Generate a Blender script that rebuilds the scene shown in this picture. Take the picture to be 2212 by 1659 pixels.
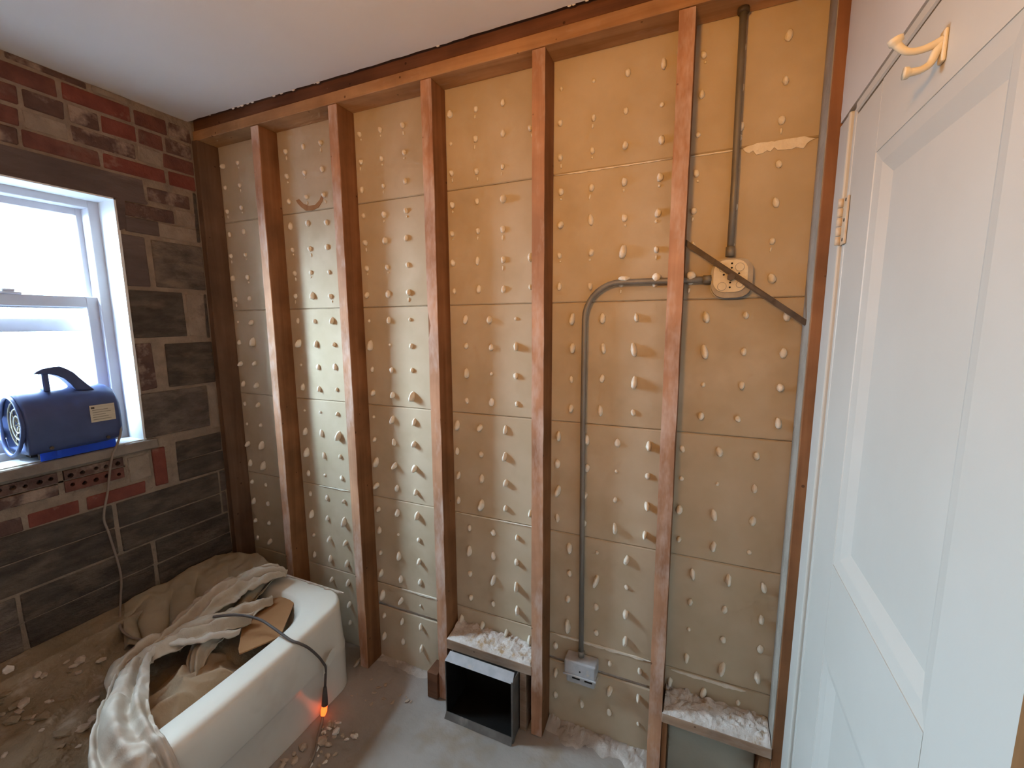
import bpy, bmesh, math, random
from mathutils import Vector, Matrix, noise

for o in list(bpy.data.objects):
    bpy.data.objects.remove(o)
sc = bpy.context.scene
COL = sc.collection
rng = random.Random(11)

# ------------------------------------------------------------------ camera
cam_d = bpy.data.cameras.new('camera')
cam_d.sensor_fit = 'HORIZONTAL'
cam_d.sensor_width = 36.0
cam_d.lens = 15.2526
cam_d.clip_start = 0.01
cam = bpy.data.objects.new('camera', cam_d)
COL.objects.link(cam)
rt = Vector((0.91657241, 0.39983749, -0.00499941))
up = Vector((-0.05098734, 0.12926375, 0.99029853))
bk = Vector((0.39660472, -0.90742541, 0.13886624))
cam.matrix_world = Matrix(((rt.x, up.x, bk.x, 2.125), (rt.y, up.y, bk.y, -1.4192),
                           (rt.z, up.z, bk.z, 1.52), (0, 0, 0, 1)))
sc.camera = cam

# ------------------------------------------------------------------ world, lamps, exposure
SKY = (0.60, 0.82, 1.0)
GROUND = (0.016, 0.021, 0.030)
SKY_STRENGTH = 192.0
world = bpy.data.worlds.new('overcast_sky')
sc.world = world
world.use_nodes = True
wt = world.node_tree
wn = wt.nodes
w_tc = wn.new('ShaderNodeTexCoord')
w_sep = wn.new('ShaderNodeSeparateXYZ')
wt.links.new(w_tc.outputs['Generated'], w_sep.inputs[0])
w_mr = wn.new('ShaderNodeMapRange')
w_mr.inputs['From Min'].default_value = -1.0
w_mr.inputs['From Max'].default_value = 1.0
wt.links.new(w_sep.outputs['Z'], w_mr.inputs['Value'])
w_rp = wn.new('ShaderNodeValToRGB')
el = w_rp.color_ramp.elements       # overcast: ground, horizon, then brighter towards the zenith
el.new(0.72)
el.new(1.0)
for e_, p_, c_ in zip(el, (0.40, 0.51, 0.72, 1.0), (GROUND, tuple(v * .42 for v in SKY), tuple(v * .86 for v in SKY), SKY)):
    e_.position = p_
    e_.color = (*c_, 1)
wt.links.new(w_mr.outputs[0], w_rp.inputs[0])
wt.links.new(w_rp.outputs[0], wn['Background'].inputs[0])
wn['Background'].inputs[1].default_value = SKY_STRENGTH

pl = bpy.data.lights.new('window_portal', 'AREA')
pl.shape = 'RECTANGLE'
pl.size, pl.size_y = 0.56, 1.0
pl.cycles.is_portal = True
po = bpy.data.objects.new('window_portal', pl)
COL.objects.link(po)
po.location = (-0.285, -0.6775, 1.53)
po.rotation_euler = (math.pi / 2, 0, -math.pi / 2)      # looks into the room (+x)

pl2 = bpy.data.lights.new('window_portal_behind', 'AREA')
pl2.shape = 'RECTANGLE'
pl2.size, pl2.size_y = 0.25, 0.80
pl2.cycles.is_portal = True
po2 = bpy.data.objects.new('window_portal_behind', pl2)
COL.objects.link(po2)
po2.location = (-0.285, -2.20, 1.69)
po2.rotation_euler = (math.pi / 2, 0, -math.pi / 2)

ll = bpy.data.lights.new('vanity_lamp', 'SPOT')          # shaded incandescent uplighter behind the camera
ll.energy = 60.0
ll.spot_size = math.radians(170)
ll.spot_blend = 1.0
ll.color = (1.0, 0.44, 0.085)
ll.shadow_soft_size = 0.10
lo = bpy.data.objects.new('vanity_lamp', ll)
COL.objects.link(lo)
lo.location = (1.83, -1.72, 1.86)
lo.rotation_euler = Vector((0.0, 1.0, 0.75)).to_track_quat('-Z', 'Y').to_euler()

vs = sc.view_settings
vs.view_transform = 'Standard'
vs.look = 'None'
vs.exposure = 0.0
vs.gamma = 1.0
vs.use_curve_mapping = False
cy = sc.cycles
cy.max_bounces = 7
cy.diffuse_bounces = 3
cy.glossy_bounces = 3
cy.transmission_bounces = 4
cy.transparent_max_bounces = 8
cy.caustics_reflective = False
cy.caustics_refractive = False
cy.use_adaptive_sampling = True
cy.adaptive_threshold = 0.08
cy.adaptive_min_samples = 16

# ------------------------------------------------------------------ materials
def nodes_of(name):
    m = bpy.data.materials.new(name)
    m.use_nodes = True
    nt = m.node_tree
    b = nt.nodes['Principled BSDF']
    return m, nt, b

def ramp(nt, fac, stops):
    r = nt.nodes.new('ShaderNodeValToRGB')
    el = r.color_ramp.elements
    while len(el) < len(stops):
        el.new(0.5)
    for e, (p, c) in zip(el, stops):
        e.position = p
        e.color = (*c, 1)
    nt.links.new(fac, r.inputs[0])
    return r.outputs[0]

def noise_tex(nt, scale, stretch=(1, 1, 1), detail=3, rough=0.55, dist=0.0, world_space=False, offset=0.0):
    mp = nt.nodes.new('ShaderNodeMapping')
    if world_space:
        g = nt.nodes.new('ShaderNodeNewGeometry')
        nt.links.new(g.outputs['Position'], mp.inputs[0])
    else:
        tc = nt.nodes.new('ShaderNodeTexCoord')
        oi = nt.nodes.new('ShaderNodeObjectInfo')
        ad = nt.nodes.new('ShaderNodeVectorMath')
        ad.operation = 'MULTIPLY_ADD'
        nt.links.new(oi.outputs['Random'], ad.inputs[0])
        ad.inputs[1].default_value = (17, 31, 23)
        nt.links.new(tc.outputs['Object'], ad.inputs[2])
        nt.links.new(ad.outputs[0], mp.inputs[0])
    mp.inputs['Scale'].default_value = stretch
    mp.inputs['Location'].default_value = (offset, offset * .7, offset * .3)
    n = nt.nodes.new('ShaderNodeTexNoise')
    n.inputs['Scale'].default_value = scale
    n.inputs['Detail'].default_value = detail
    n.inputs['Roughness'].default_value = rough
    n.inputs['Distortion'].default_value = dist
    nt.links.new(mp.outputs[0], n.inputs['Vector'])
    return n.outputs['Fac']

def mix(nt, fac, a, b, mode='MIX'):
    m = nt.nodes.new('ShaderNodeMix')
    m.data_type = 'RGBA'
    m.blend_type = mode
    if isinstance(fac, (int, float)):
        m.inputs[0].default_value = fac
    else:
        nt.links.new(fac, m.inputs[0])
    for s, v in ((6, a), (7, b)):
        if isinstance(v, tuple):
            m.inputs[s].default_value = (*v, 1)
        else:
            nt.links.new(v, m.inputs[s])
    return m.outputs[2]

def bump(nt, b, h, strength=0.3, dist=0.01):
    bp = nt.nodes.new('ShaderNodeBump')
    bp.inputs['Strength'].default_value = strength
    bp.inputs['Distance'].default_value = dist
    nt.links.new(h, bp.inputs['Height'])
    nt.links.new(bp.outputs[0], b.inputs['Normal'])

def simple(name, c1, c2=None, scale=20, rough=0.7, bmp=0.0, bscale=None, metal=0.0, stretch=(1, 1, 1), lo_=0.35, hi_=0.65, spec=0.3, patch=None, patch_scale=6, p0=.52, p1=.62, world_space=False):
    m, nt, b = nodes_of(name)
    c2 = c2 or c1
    col = ramp(nt, noise_tex(nt, scale, stretch, world_space=world_space), [(lo_, c1), (hi_, c2)])
    if patch:
        f = ramp(nt, noise_tex(nt, patch_scale, stretch, detail=4, rough=.65, offset=5.3, world_space=world_space), [(p0, (0, 0, 0)), (p1, (1, 1, 1))])
        col = mix(nt, f, col, patch)
    nt.links.new(col, b.inputs['Base Color'])
    b.inputs['Roughness'].default_value = rough
    b.inputs['Metallic'].default_value = metal
    b.inputs['Specular IOR Level'].default_value = spec
    if bmp:
        bump(nt, b, noise_tex(nt, bscale or scale * 3, stretch, detail=3, offset=2.2, world_space=world_space), bmp, 0.01)
    return m

def wood(name, dark, light, axis=2, dust=0.0, dust_col=(0.62, 0.52, 0.45)):
    m, nt, b = nodes_of(name)
    st = [26, 26, 26]
    st[axis] = 1.4
    col = ramp(nt, noise_tex(nt, 1.0, tuple(st), detail=4, rough=.6, dist=.6), [(.3, dark), (.7, light)])
    big = ramp(nt, noise_tex(nt, 5, (1, 1, 1), detail=4, offset=3.1), [(.35, (.62, .58, .55)), (.65, (1.1, 1.05, 1.0))])
    col = mix(nt, 0.8, col, big, 'MULTIPLY')
    if dust:
        st2 = [9, 9, 9]
        st2[axis] = 3
        f = ramp(nt, noise_tex(nt, 1.6, tuple(st2), detail=4, rough=.7, offset=8.0), [(.62 - .22 * dust, (0, 0, 0)), (.74, (dust, dust, dust))])
        col = mix(nt, f, col, dust_col)
    tc = nt.nodes.new('ShaderNodeTexCoord')
    vo = nt.nodes.new('ShaderNodeTexVoronoi')
    vo.inputs['Scale'].default_value = 17
    nt.links.new(tc.outputs['Object'], vo.inputs['Vector'])
    dots = ramp(nt, vo.outputs['Distance'], [(0.06, (.25, .2, .18)), (.085, (1, 1, 1))])
    col = mix(nt, 0.8, col, dots, 'MULTIPLY')
    nt.links.new(col, b.inputs['Base Color'])
    b.inputs['Roughness'].default_value = 0.75
    b.inputs['Specular IOR Level'].default_value = 0.25
    bump(nt, b, noise_tex(nt, 1.0, tuple(st), detail=4, dist=.6), 0.25, 0.004)
    return m

M = {}
M['lath'] = simple('gypsum_lath_paper', (.52, .43, .30), (.58, .49, .36), 7, .8, .05, 60, patch=(.46, .37, .25), patch_scale=3.2, p0=.55, p1=.75)
M['key'] = simple('plaster_key', (.80, .74, .63), (.88, .83, .73), 40, .9, .4, 90)
M['plaster_white'] = simple('loose_plaster', (.52, .46, .41), (.68, .63, .59), 25, .95, .7, 70, patch=(.42, .29, .17), patch_scale=14, p0=.56, p1=.66)
M['dust_heap'] = simple('dust_heap', (.40, .345, .295), (.52, .465, .42), 12, .95, .5, 60, patch=(.66, .62, .58), patch_scale=9, p0=.55, p1=.66)
M['wood_grey'] = wood('grey_brown_corner_wood', (.13, .075, .048), (.20, .125, .085), 2)  # darker, greyer wood for the left corner stud
M['wood'] = wood('shaded_stud_wood', (.20, .085, .035), (.31, .15, .07), 2)  # darker copy of the stud wood, shade of the sides put into the colour
M['wood_dusty_lit'] = wood('lit_stud_face_wood', (.42, .21, .12), (.58, .34, .215), 2, dust=.75, dust_col=(.68, .56, .50))  # lighter copy for the front faces: lit tone painted in, plus real dust
M['wood_x'] = wood('plate_wood', (.36, .19, .085), (.52, .31, .155), 0, dust=.25)
M['wood_dark'] = wood('dark_header_wood', (.10, .045, .025), (.19, .085, .045), 0)
M['wood_x_dusty'] = wood('blocking_wood', (.27, .17, .11), (.42, .30, .22), 0, dust=.5, dust_col=(.5, .43, .38))
M['wood_jamb'] = wood('bare_jamb_wood', (.30, .15, .06), (.45, .24, .1), 2)
M['red'] = simple('red_brick', (.115, .046, .038), (.175, .068, .052), 18, .9, .6, 60, patch=(.22, .155, .12), patch_scale=6, p0=.55, p1=.80)
M['redclean'] = simple('bright_red_brick', (.155, .045, .035), (.205, .06, .045), 16, .9, .5, 60, patch=(.30, .20, .15), patch_scale=8, p0=.62, p1=.75)
M['brown'] = simple('brown_brick', (.085, .05, .045), (.13, .075, .062), 18, .9, .6, 60, patch=(.33, .25, .20), patch_scale=9, p0=.5, p1=.64)
M['block'] = simple('dark_block', (.055, .044, .038), (.095, .078, .066), 20, .92, .8, 80, patch=(.19, .145, .11), patch_scale=9, p0=.50, p1=.78, stretch=(1, .6, 1.6))
M['blockmott'] = simple('mottled_block', (.075, .062, .055), (.14, .11, .095), 20, .92, .9, 70, patch=(.21, .165, .13), patch_scale=9, p0=.46, p1=.68, stretch=(1, .7, 1.5))
M['parge'] = simple('parged_header', (.09, .066, .064), (.13, .097, .09), 9, .9, .5, 40, stretch=(1, .5, 2), patch=(.25, .19, .17), patch_scale=5, p0=.6, p1=.8)
M['patch'] = simple('mortar_patch', (.24, .19, .15), (.31, .25, .20), 14, .95, .8, 50, patch=(.20, .15, .12), patch_scale=12, p0=.6, p1=.68)
M['mortar'] = simple('mortar', (.22, .17, .13), (.30, .235, .18), 16, .95, .9, 50, world_space=True)
M['ceiling'] = simple('ceiling_paint', (.78, .775, .77), (.81, .805, .80), 3, .75, .03, 30)
M['plaster_wall'] = simple('wall_plaster', (.66, .63, .60), (.70, .67, .64), 3, .7, .05, 30)
M['door'] = simple('door_paint', (.59, .575, .53), (.62, .605, .56), 4, .42, .02, 40, spec=.4)
M['hook'] = simple('hook_paint', (.68, .62, .48), (.72, .66, .52), 30, .4)
M['hinge'] = simple('painted_hinge', (.62, .50, .36), (.68, .58, .45), 40, .5, .2, 80, patch=(.12, .07, .045), patch_scale=30, p0=.68, p1=.72)
M['floor'] = simple('dusty_slab', (.30, .265, .235), (.39, .35, .32), 3.2, .93, .35, 40, patch=(.29, .225, .165), patch_scale=2.2, p0=.54, p1=.66, world_space=True)
M['crumb'] = simple('debris', (.40, .31, .235), (.56, .46, .37), 30, .95, .5, 60)
M['crumb_white'] = simple('white_debris', (.68, .62, .56), (.80, .75, .70), 30, .95, .4, 60)
M['tub'] = simple('tub_enamel', (.74, .68, .59), (.77, .715, .625), 5, .22, 0, spec=.5, patch=(.58, .50, .42), patch_scale=2.5, p0=.60, p1=.85)
M['liner'] = simple('dusty_liner', (.24, .185, .12), (.34, .27, .19), 6, .95, .8, 45, patch=(.42, .35, .27), patch_scale=10, p0=.6, p1=.72)
M['cloth'] = simple('canvas_cloth', (.44, .365, .28), (.52, .44, .345), 8, .95, .15, 160, patch=(.37, .29, .20), patch_scale=5, p0=.55, p1=.75)
M['cloth_olive'] = simple('dusty_cloth', (.36, .30, .21), (.42, .355, .255), 6, .95, .12, 160)
M['cloth_pale'] = simple('pale_cloth', (.50, .43, .355), (.58, .51, .43), 8, .9, .12, 160, patch=(.40, .31, .22), patch_scale=5, p0=.54, p1=.72)
M['cloth_tan'] = simple('tan_cloth', (.37, .26, .165), (.44, .325, .215), 6, .9, .15, 120)
M['cardboard'] = simple('cardboard', (.31, .15, .062), (.35, .175, .075), 9, .85, .08, 90)
M['cord'] = simple('cord_rubber', (.085, .070, .066), (.11, .092, .085), 20, .6)
M['cord_tan'] = simple('dusty_cord', (.23, .18, .15), (.28, .225, .185), 20, .7)
M['emt'] = simple('conduit_metal', (.20, .185, .165), (.26, .245, .22), 25, .5, .05, 60, metal=.35, stretch=(1, 1, .3))
M['boxmetal'] = simple('galvanised_box', (.30, .28, .255), (.37, .35, .33), 25, .5, .05, 60, metal=.4)
M['boxgrey'] = simple('dusty_box_metal', (.42, .43, .45), (.52, .52, .54), 25, .6, .05, 60, metal=.15, patch=(.6, .53, .45), patch_scale=20, p0=.58, p1=.68)
M['boxcream'] = simple('plastered_box_face', (.72, .62, .44), (.80, .70, .52), 25, .85, .3, 60)
M['bar'] = simple('dark_steel', (.075, .058, .045), (.12, .095, .075), 25, .55, .2, 60, metal=.3)
M['black'] = simple('dark_hole', (.012, .010, .009), (.016, .013, .011), 20, .9)
M['duct'] = simple('duct_metal', (.12, .108, .098), (.18, .165, .15), 14, .5, .1, 40, metal=.4, patch=(.30, .27, .24), patch_scale=9, p0=.58, p1=.75)
M['duct_in'] = simple('duct_inside_shade', (.008, .007, .0065), (.012, .011, .010), 14, .6, .1, 40, metal=.3)  # near black, shade inside the open duct put into the colour
M['vinyl'] = simple('window_vinyl', (.55, .55, .59), (.58, .58, .62), 6, .4)
M['sill'] = simple('stone_sill', (.20, .165, .14), (.27, .225, .19), 12, .85, .4, 50)
M['reveal'] = simple('reveal_paint', (.74, .76, .77), (.77, .79, .80), 6, .5)
M['fan'] = simple('blue_plastic', (.045, .066, .17), (.055, .08, .20), 12, .38, spec=.4)
M['fan_label'] = simple('paper_label', (.52, .46, .36), (.58, .52, .42), 4, .7, stretch=(1, 1, 60))
M['grille'] = simple('dusty_grille', (.20, .18, .14), (.32, .29, .23), 30, .7)
M['board'] = simple('grey_green_board', (.42, .42, .36), (.50, .50, .43), 5, .85, .1, 40, patch=(.30, .25, .15), patch_scale=6, p0=.62, p1=.78)
M['skim'] = simple('grey_skim', (.30, .265, .225), (.38, .34, .295), 12, .9, .5, 50)
M['tape'] = simple('clear_tape', (.62, .58, .50), (.68, .64, .56), 20, .3)

def translucent_mat():
    m, nt, b = nodes_of('blue_translucent_plastic')
    b.inputs['Base Color'].default_value = (.05, .18, .95, 1)
    b.inputs['Roughness'].default_value = .4
    t = nt.nodes.new('ShaderNodeBsdfTranslucent')
    t.inputs[0].default_value = (.10, .32, 1.0, 1)
    mx = nt.nodes.new('ShaderNodeMixShader')
    mx.inputs[0].default_value = .7
    nt.links.new(b.outputs[0], mx.inputs[1])
    nt.links.new(t.outputs[0], mx.inputs[2])
    nt.links.new(mx.outputs[0], nt.nodes['Material Output'].inputs[0])
    return m
M['fan_skirt'] = translucent_mat()

def glass_mat(name, tint, gloss):
    m, nt, b = nodes_of(name)
    nt.nodes.remove(b)
    t = nt.nodes.new('ShaderNodeBsdfTransparent')
    t.inputs[0].default_value = (*tint, 1)
    g = nt.nodes.new('ShaderNodeBsdfGlossy')
    g.inputs['Roughness'].default_value = .05
    mx = nt.nodes.new('ShaderNodeMixShader')
    mx.inputs[0].default_value = gloss
    nt.links.new(t.outputs[0], mx.inputs[1])
    nt.links.new(g.outputs[0], mx.inputs[2])
    nt.links.new(mx.outputs[0], nt.nodes['Material Output'].inputs[0])
    return m
M['glass'] = glass_mat('window_glass', (.97, .98, .98), .04)
def screen_mat():
    m, nt, b = nodes_of('insect_screen')
    nt.nodes.remove(b)
    t = nt.nodes.new('ShaderNodeBsdfTransparent')
    d = nt.nodes.new('ShaderNodeBsdfDiffuse')
    d.inputs[0].default_value = (.25, .3, .35, 1)
    mx = nt.nodes.new('ShaderNodeMixShader')
    mx.inputs[0].default_value = .22
    nt.links.new(t.outputs[0], mx.inputs[1])
    nt.links.new(d.outputs[0], mx.inputs[2])
    nt.links.new(mx.outputs[0], nt.nodes['Material Output'].inputs[0])
    return m
M['screen'] = screen_mat()
def glow_mat():
    m, nt, b = nodes_of('lit_plug')
    b.inputs['Base Color'].default_value = (.8, .2, .05, 1)
    b.inputs['Emission Color'].default_value = (1.0, .11, .015, 1)
    b.inputs['Emission Strength'].default_value = 3.0
    return m
M['glow'] = glow_mat()

# ------------------------------------------------------------------ geometry helpers
WO = {}

def tag(o, label=None, cat=None, group=None, kind=None):
    if label: o['label'] = label
    if cat: o['category'] = cat
    if group: o['group'] = group
    if kind: o['kind'] = kind
    return o

def place(o, origin, parent):
    origin = Vector(origin)
    WO[o.name] = origin
    if parent is not None:
        o.parent = parent
        o.location = origin - WO[parent.name]
    else:
        o.location = origin
    return o

def empty(name, loc, parent=None):
    o = bpy.data.objects.new(name, None)
    o.empty_display_size = .05
    COL.objects.link(o)
    return place(o, loc, parent)

def mesh_obj(name, verts, faces, mat, parent=None, smooth=False, origin=None):
    me = bpy.data.meshes.new(name)
    verts = [Vector(v) for v in verts]
    if origin is None:
        xs = [v.x for v in verts]; ys = [v.y for v in verts]; zs = [v.z for v in verts]
        origin = Vector(((min(xs) + max(xs)) / 2, (min(ys) + max(ys)) / 2, min(zs)))
    origin = Vector(origin)
    me.from_pydata([v - origin for v in verts], [], faces)
    me.validate()
    bm = bmesh.new()
    bm.from_mesh(me)
    bmesh.ops.recalc_face_normals(bm, faces=bm.faces)
    bm.to_mesh(me)
    bm.free()
    me.materials.append(M[mat])
    if smooth:
        for p in me.polygons:
            p.use_smooth = True
    o = bpy.data.objects.new(name, me)
    COL.objects.link(o)
    return place(o, origin, parent)

def bbox_vf(x0, x1, y0, y1, z0, z1, bev=0.0, jit=0.0, seg=1):
    bm = bmesh.new()
    bmesh.ops.create_cube(bm, size=1)
    for v in bm.verts:
        v.co = Vector(((x0 + x1) / 2 + v.co.x * (x1 - x0) + rng.uniform(-jit, jit) * .3,
                       (y0 + y1) / 2 + v.co.y * (y1 - y0) + rng.uniform(-jit, jit),
                       (z0 + z1) / 2 + v.co.z * (z1 - z0) + rng.uniform(-jit, jit)))
    if bev:
        bmesh.ops.bevel(bm, geom=list(bm.edges), offset=bev, segments=seg, affect='EDGES', profile=.5)
    bm.verts.ensure_lookup_table()
    bm.verts.index_update()
    vs_ = [v.co.copy() for v in bm.verts]
    fs = [[v.index for v in f.verts] for f in bm.faces]
    bm.free()
    return vs_, fs

def box(name, x0, x1, y0, y1, z0, z1, mat, parent=None, bev=0.0, jit=0.0, seg=1, smooth=False):
    v, f = bbox_vf(x0, x1, y0, y1, z0, z1, bev, jit, seg)
    return mesh_obj(name, v, f, mat, parent, smooth)

class MB:
    def __init__(s): s.v = []; s.f = []
    def add(s, vf):
        n = len(s.v)
        s.v += [Vector(a) for a in vf[0]]
        s.f += [[i + n for i in f] for f in vf[1]]
        return s
    def box(s, *a, **k): return s.add(bbox_vf(*a, **k))
    def build(s, name, mat, parent=None, smooth=False): return mesh_obj(name, s.v, s.f, mat, parent, smooth)

def tube_vf(path, r, n=10, cap=True, flat=None):
    P = [Vector(p) for p in path]
    R = r if isinstance(r, (list, tuple)) else [r] * len(P)
    vs_, fs = [], []
    t0 = (P[1] - P[0]).normalized()
    a = Vector((0, 0, 1)) if abs(t0.z) < .9 else Vector((1, 0, 0))
    nrm = (a - t0 * a.dot(t0)).normalized()
    for i, p in enumerate(P):
        t = (P[min(i + 1, len(P) - 1)] - P[max(i - 1, 0)]).normalized()
        nrm = (nrm - t * nrm.dot(t)).normalized()
        b = t.cross(nrm)
        for k in range(n):
            an = 2 * math.pi * k / n
            vs_.append(p + (nrm * math.cos(an) + b * math.sin(an)) * R[i])
    for i in range(len(P) - 1):
        for k in range(n):
            k2 = (k + 1) % n
            fs.append([i * n + k, i * n + k2, (i + 1) * n + k2, (i + 1) * n + k])
    if cap:
        fs.append(list(range(n))[::-1])
        fs.append([(len(P) - 1) * n + k for k in range(n)])
    return vs_, fs

def tube(name, path, r, mat, parent=None, n=10, smooth=True):
    v, f = tube_vf(path, r, n)
    return mesh_obj(name, v, f, mat, parent, smooth)

def spline(pts, n=8):
    P = [Vector(p) for p in pts]
    out = []
    for i in range(len(P) - 1):
        p0, p1, p2, p3 = P[max(i - 1, 0)], P[i], P[i + 1], P[min(i + 2, len(P) - 1)]
        for k in range(n):
            t = k / n
            out.append(.5 * ((2 * p1) + (p2 - p0) * t + (2 * p0 - 5 * p1 + 4 * p2 - p3) * t * t + (3 * p1 - p0 - 3 * p2 + p3) * t ** 3))
    out.append(P[-1])
    return out

def prism(name, poly, axis, a0, a1, mat, parent=None):
    # poly: 2-D points in the remaining two axes, in order
    def mk(p, a):
        q = list(p)
        q.insert(axis, a)
        return Vector(q)
    n = len(poly)
    v = [mk(p, a0) for p in poly] + [mk(p, a1) for p in poly]
    f = [list(range(n)), [n + i for i in range(n)][::-1]]
    f += [[i, (i + 1) % n, n + (i + 1) % n, n + i] for i in range(n)]
    return mesh_obj(name, v, f, mat, parent)

def sheet(name, fn, nu, nv, mat, parent=None, thick=0.004, smooth=True, sub=0):
    v = [Vector(fn(i / nu, j / nv)) for i in range(nu + 1) for j in range(nv + 1)]
    w = nv + 1
    f = [[i * w + j, (i + 1) * w + j, (i + 1) * w + j + 1, i * w + j + 1] for i in range(nu) for j in range(nv)]
    o = mesh_obj(name, v, f, mat, parent, smooth)
    if thick:
        s = o.modifiers.new('thickness', 'SOLIDIFY')
        s.thickness = thick
        s.offset = 0
    return o

def nz(x, y, z=0.0):
    return noise.noise(Vector((x, y, z)))

def lump_vf(c, s, seed, sub=2, amp=.25):
    bm = bmesh.new()
    bmesh.ops.create_icosphere(bm, subdivisions=sub, radius=1)
    bm.verts.index_update()
    vs_ = []
    for v in bm.verts:
        d = 1 + amp * noise.noise(v.co * 1.5 + Vector((seed * 3.7, seed * 1.3, seed)))
        vs_.append(Vector((c[0] + v.co.x * s[0] * d, c[1] + v.co.y * s[1] * d, c[2] + v.co.z * s[2] * d)))
    fs = [[v.index for v in f.verts] for f in bm.faces]
    bm.free()
    return vs_, fs

# ------------------------------------------------------------------ the setting
Y0 = -2.6
FZ, CZ = 0.0, 2.405

# floor: uneven dusty slab
def floor_fn(u, v):
    x = -.02 + u * 2.5
    y = Y0 + v * (-Y0 + .01)
    z = .003 * nz(x * 4, y * 4) + .002 * nz(x * 13, y * 13)
    z += .004 * math.exp(-((y + .04) / .05) ** 2) * (.5 + nz(x * 9, y * 6))
    return (x, y, z)
fl = sheet('floor', floor_fn, 90, 90, 'floor', None, 0)
tag(fl, 'dusty grey brown slab floor with plaster dust', 'floor', kind='structure')
box('subfloor', -.3, 2.5, Y0, .1, -.08, -.02, 'mortar', fl)

# ceiling with a ragged cut edge along the stripped wall
edge = []
x = -.02
while x < 2.46:
    edge.append((x, -.108 + .004 * nz(x * 20, 1) + .003 * nz(x * 90, 3)))
    x += .03
poly = edge + [(2.46, Y0), (-.02, Y0)]
ce = prism('ceiling', poly, 2, CZ, CZ + .02, 'ceiling')
tag(ce, 'smooth white painted ceiling with ragged edge above the studs', 'ceiling', kind='structure')
box('light_stop_deck', -.3, 2.5, Y0, .1, CZ + .035, CZ + .06, 'wood_dark', ce)  # unseen slab added above the plates to stop light leaking in
for i in range(26):
    xx = rng.uniform(.15, 2.2)
    s = rng.uniform(.003, .007)
    v, f = lump_vf((xx, -.107, CZ + .001), (s * 1.6, s * .7, s), i, 1)
    mesh_obj('plaster_crumb', v, f, 'crumb_white', ce)

# unseen front wall behind the camera, made dark to cut bounced light
wf = box('wall_front', -.25, 2.5, Y0 - .05, Y0, 0, CZ, 'wood')
tag(wf, 'unseen wall behind the viewer, made dark to cut bounced light', 'wall', kind='structure')

# ---- wall_back: stripped stud wall
LY = 0.0            # room-side face of the lath
wb = box('wall_back', -.25, 2.5, .0105, .03, 0, CZ + .03, 'plaster_white')
tag(wb, 'stripped stud wall showing lath boards and plaster keys', 'wall', kind='structure')

SEAM = [2.345, 1.994, 1.587, 1.181, .774, .368, 0.0]
JOINTS = [[.0, .822, 2.05, 2.40], [.0, .822, 2.05, 2.40], [.0, 1.236, 2.40], [.0, .822, 2.05, 2.40], [.0, 1.236, 2.40], [.0, .822, 2.05, 2.40]]
panels = []
for r in range(6):
    for a, b in zip(JOINTS[r][:-1], JOINTS[r][1:]):
        splits = [(SEAM[r + 1] + .0006, SEAM[r] - .0006)]
        if r == 5 and a > .5 and a < 1:
            splits = [(.269, SEAM[5] - .0015), (.0015, .257)]
        for z0, z1 in splits:
            o = box('lath_panel', a + .001, b - .001, LY, LY + .0095, z0, z1, 'lath', wb, bev=.0035, jit=.0004)
            panels.append((a, b, z0, z1, o))

STUDS = [.375, .80, 1.215, 1.616, 2.027]
SW = .040
for i, xs in enumerate(STUDS):
    lean = [.012, 0, 0, 0, 0][i]
    v, f = bbox_vf(xs, xs + SW, -.09, -.0005, .002, 2.329, bev=.002, jit=.0015)
    # break the long faces up so that the edges wander a little
    o = mesh_obj('stud', v, f, 'wood', wb)
    # worn front face strip, slightly proud, with chips, coloured lighter than the sides to look lit
    mb = MB()
    n = 40
    L, Rr = [], []
    for k in range(n + 1):
        z = .004 + 2.322 * k / n
        chip = 0
        if i == 2 and abs(z - 1.535) < .03: chip = .012
        L.append(Vector((xs - .0005 + .002 * nz(z * 9, i) + chip, -.0912, z)))
        Rr.append(Vector((xs + SW + .0005 + .002 * nz(z * 11, i + 5.5), -.0912, z)))
    vv = L + Rr + [p + Vector((0, .004, 0)) for p in L + Rr]
    m_ = n + 1
    ff = []
    for k in range(n):
        ff.append([k, k + 1, m_ + k + 1, m_ + k])
        ff.append([2 * m_ + k, 2 * m_ + k + 1, k + 1, k])
        ff.append([m_ + k, m_ + k + 1, 3 * m_ + k + 1, 3 * m_ + k])
    ff.append([n, m_ + n, 3 * m_ + n, 2 * m_ + n])
    ff.append([0, 2 * m_, 3 * m_, m_])
    mesh_obj('worn_face', vv, ff, 'wood_dusty_lit', o)
# studs in the corners
c0 = box('stud', .001, .030, -.098, -.0005, .002, 2.329, 'wood_grey', wb, bev=.002, jit=.001)
box('worn_face', .0005, .0305, -.1, -.0975, .003, 2.328, 'wood_grey', c0, jit=.001)
c1 = box('stud', 2.376, 2.418, -.09, -.0005, .002, 2.40, 'wood', wb, bev=.002)
v, f = [], []
sk = []
for k in range(41):
    z = .02 + 2.36 * k / 40
    sk.append((-.088 + .004 * abs(nz(z * 14, 2)), z))
prism('plaster_skim', sk + [(-.002, 2.38), (-.002, .02)], 0, 2.374, 2.3765, 'skim', c1)
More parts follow.
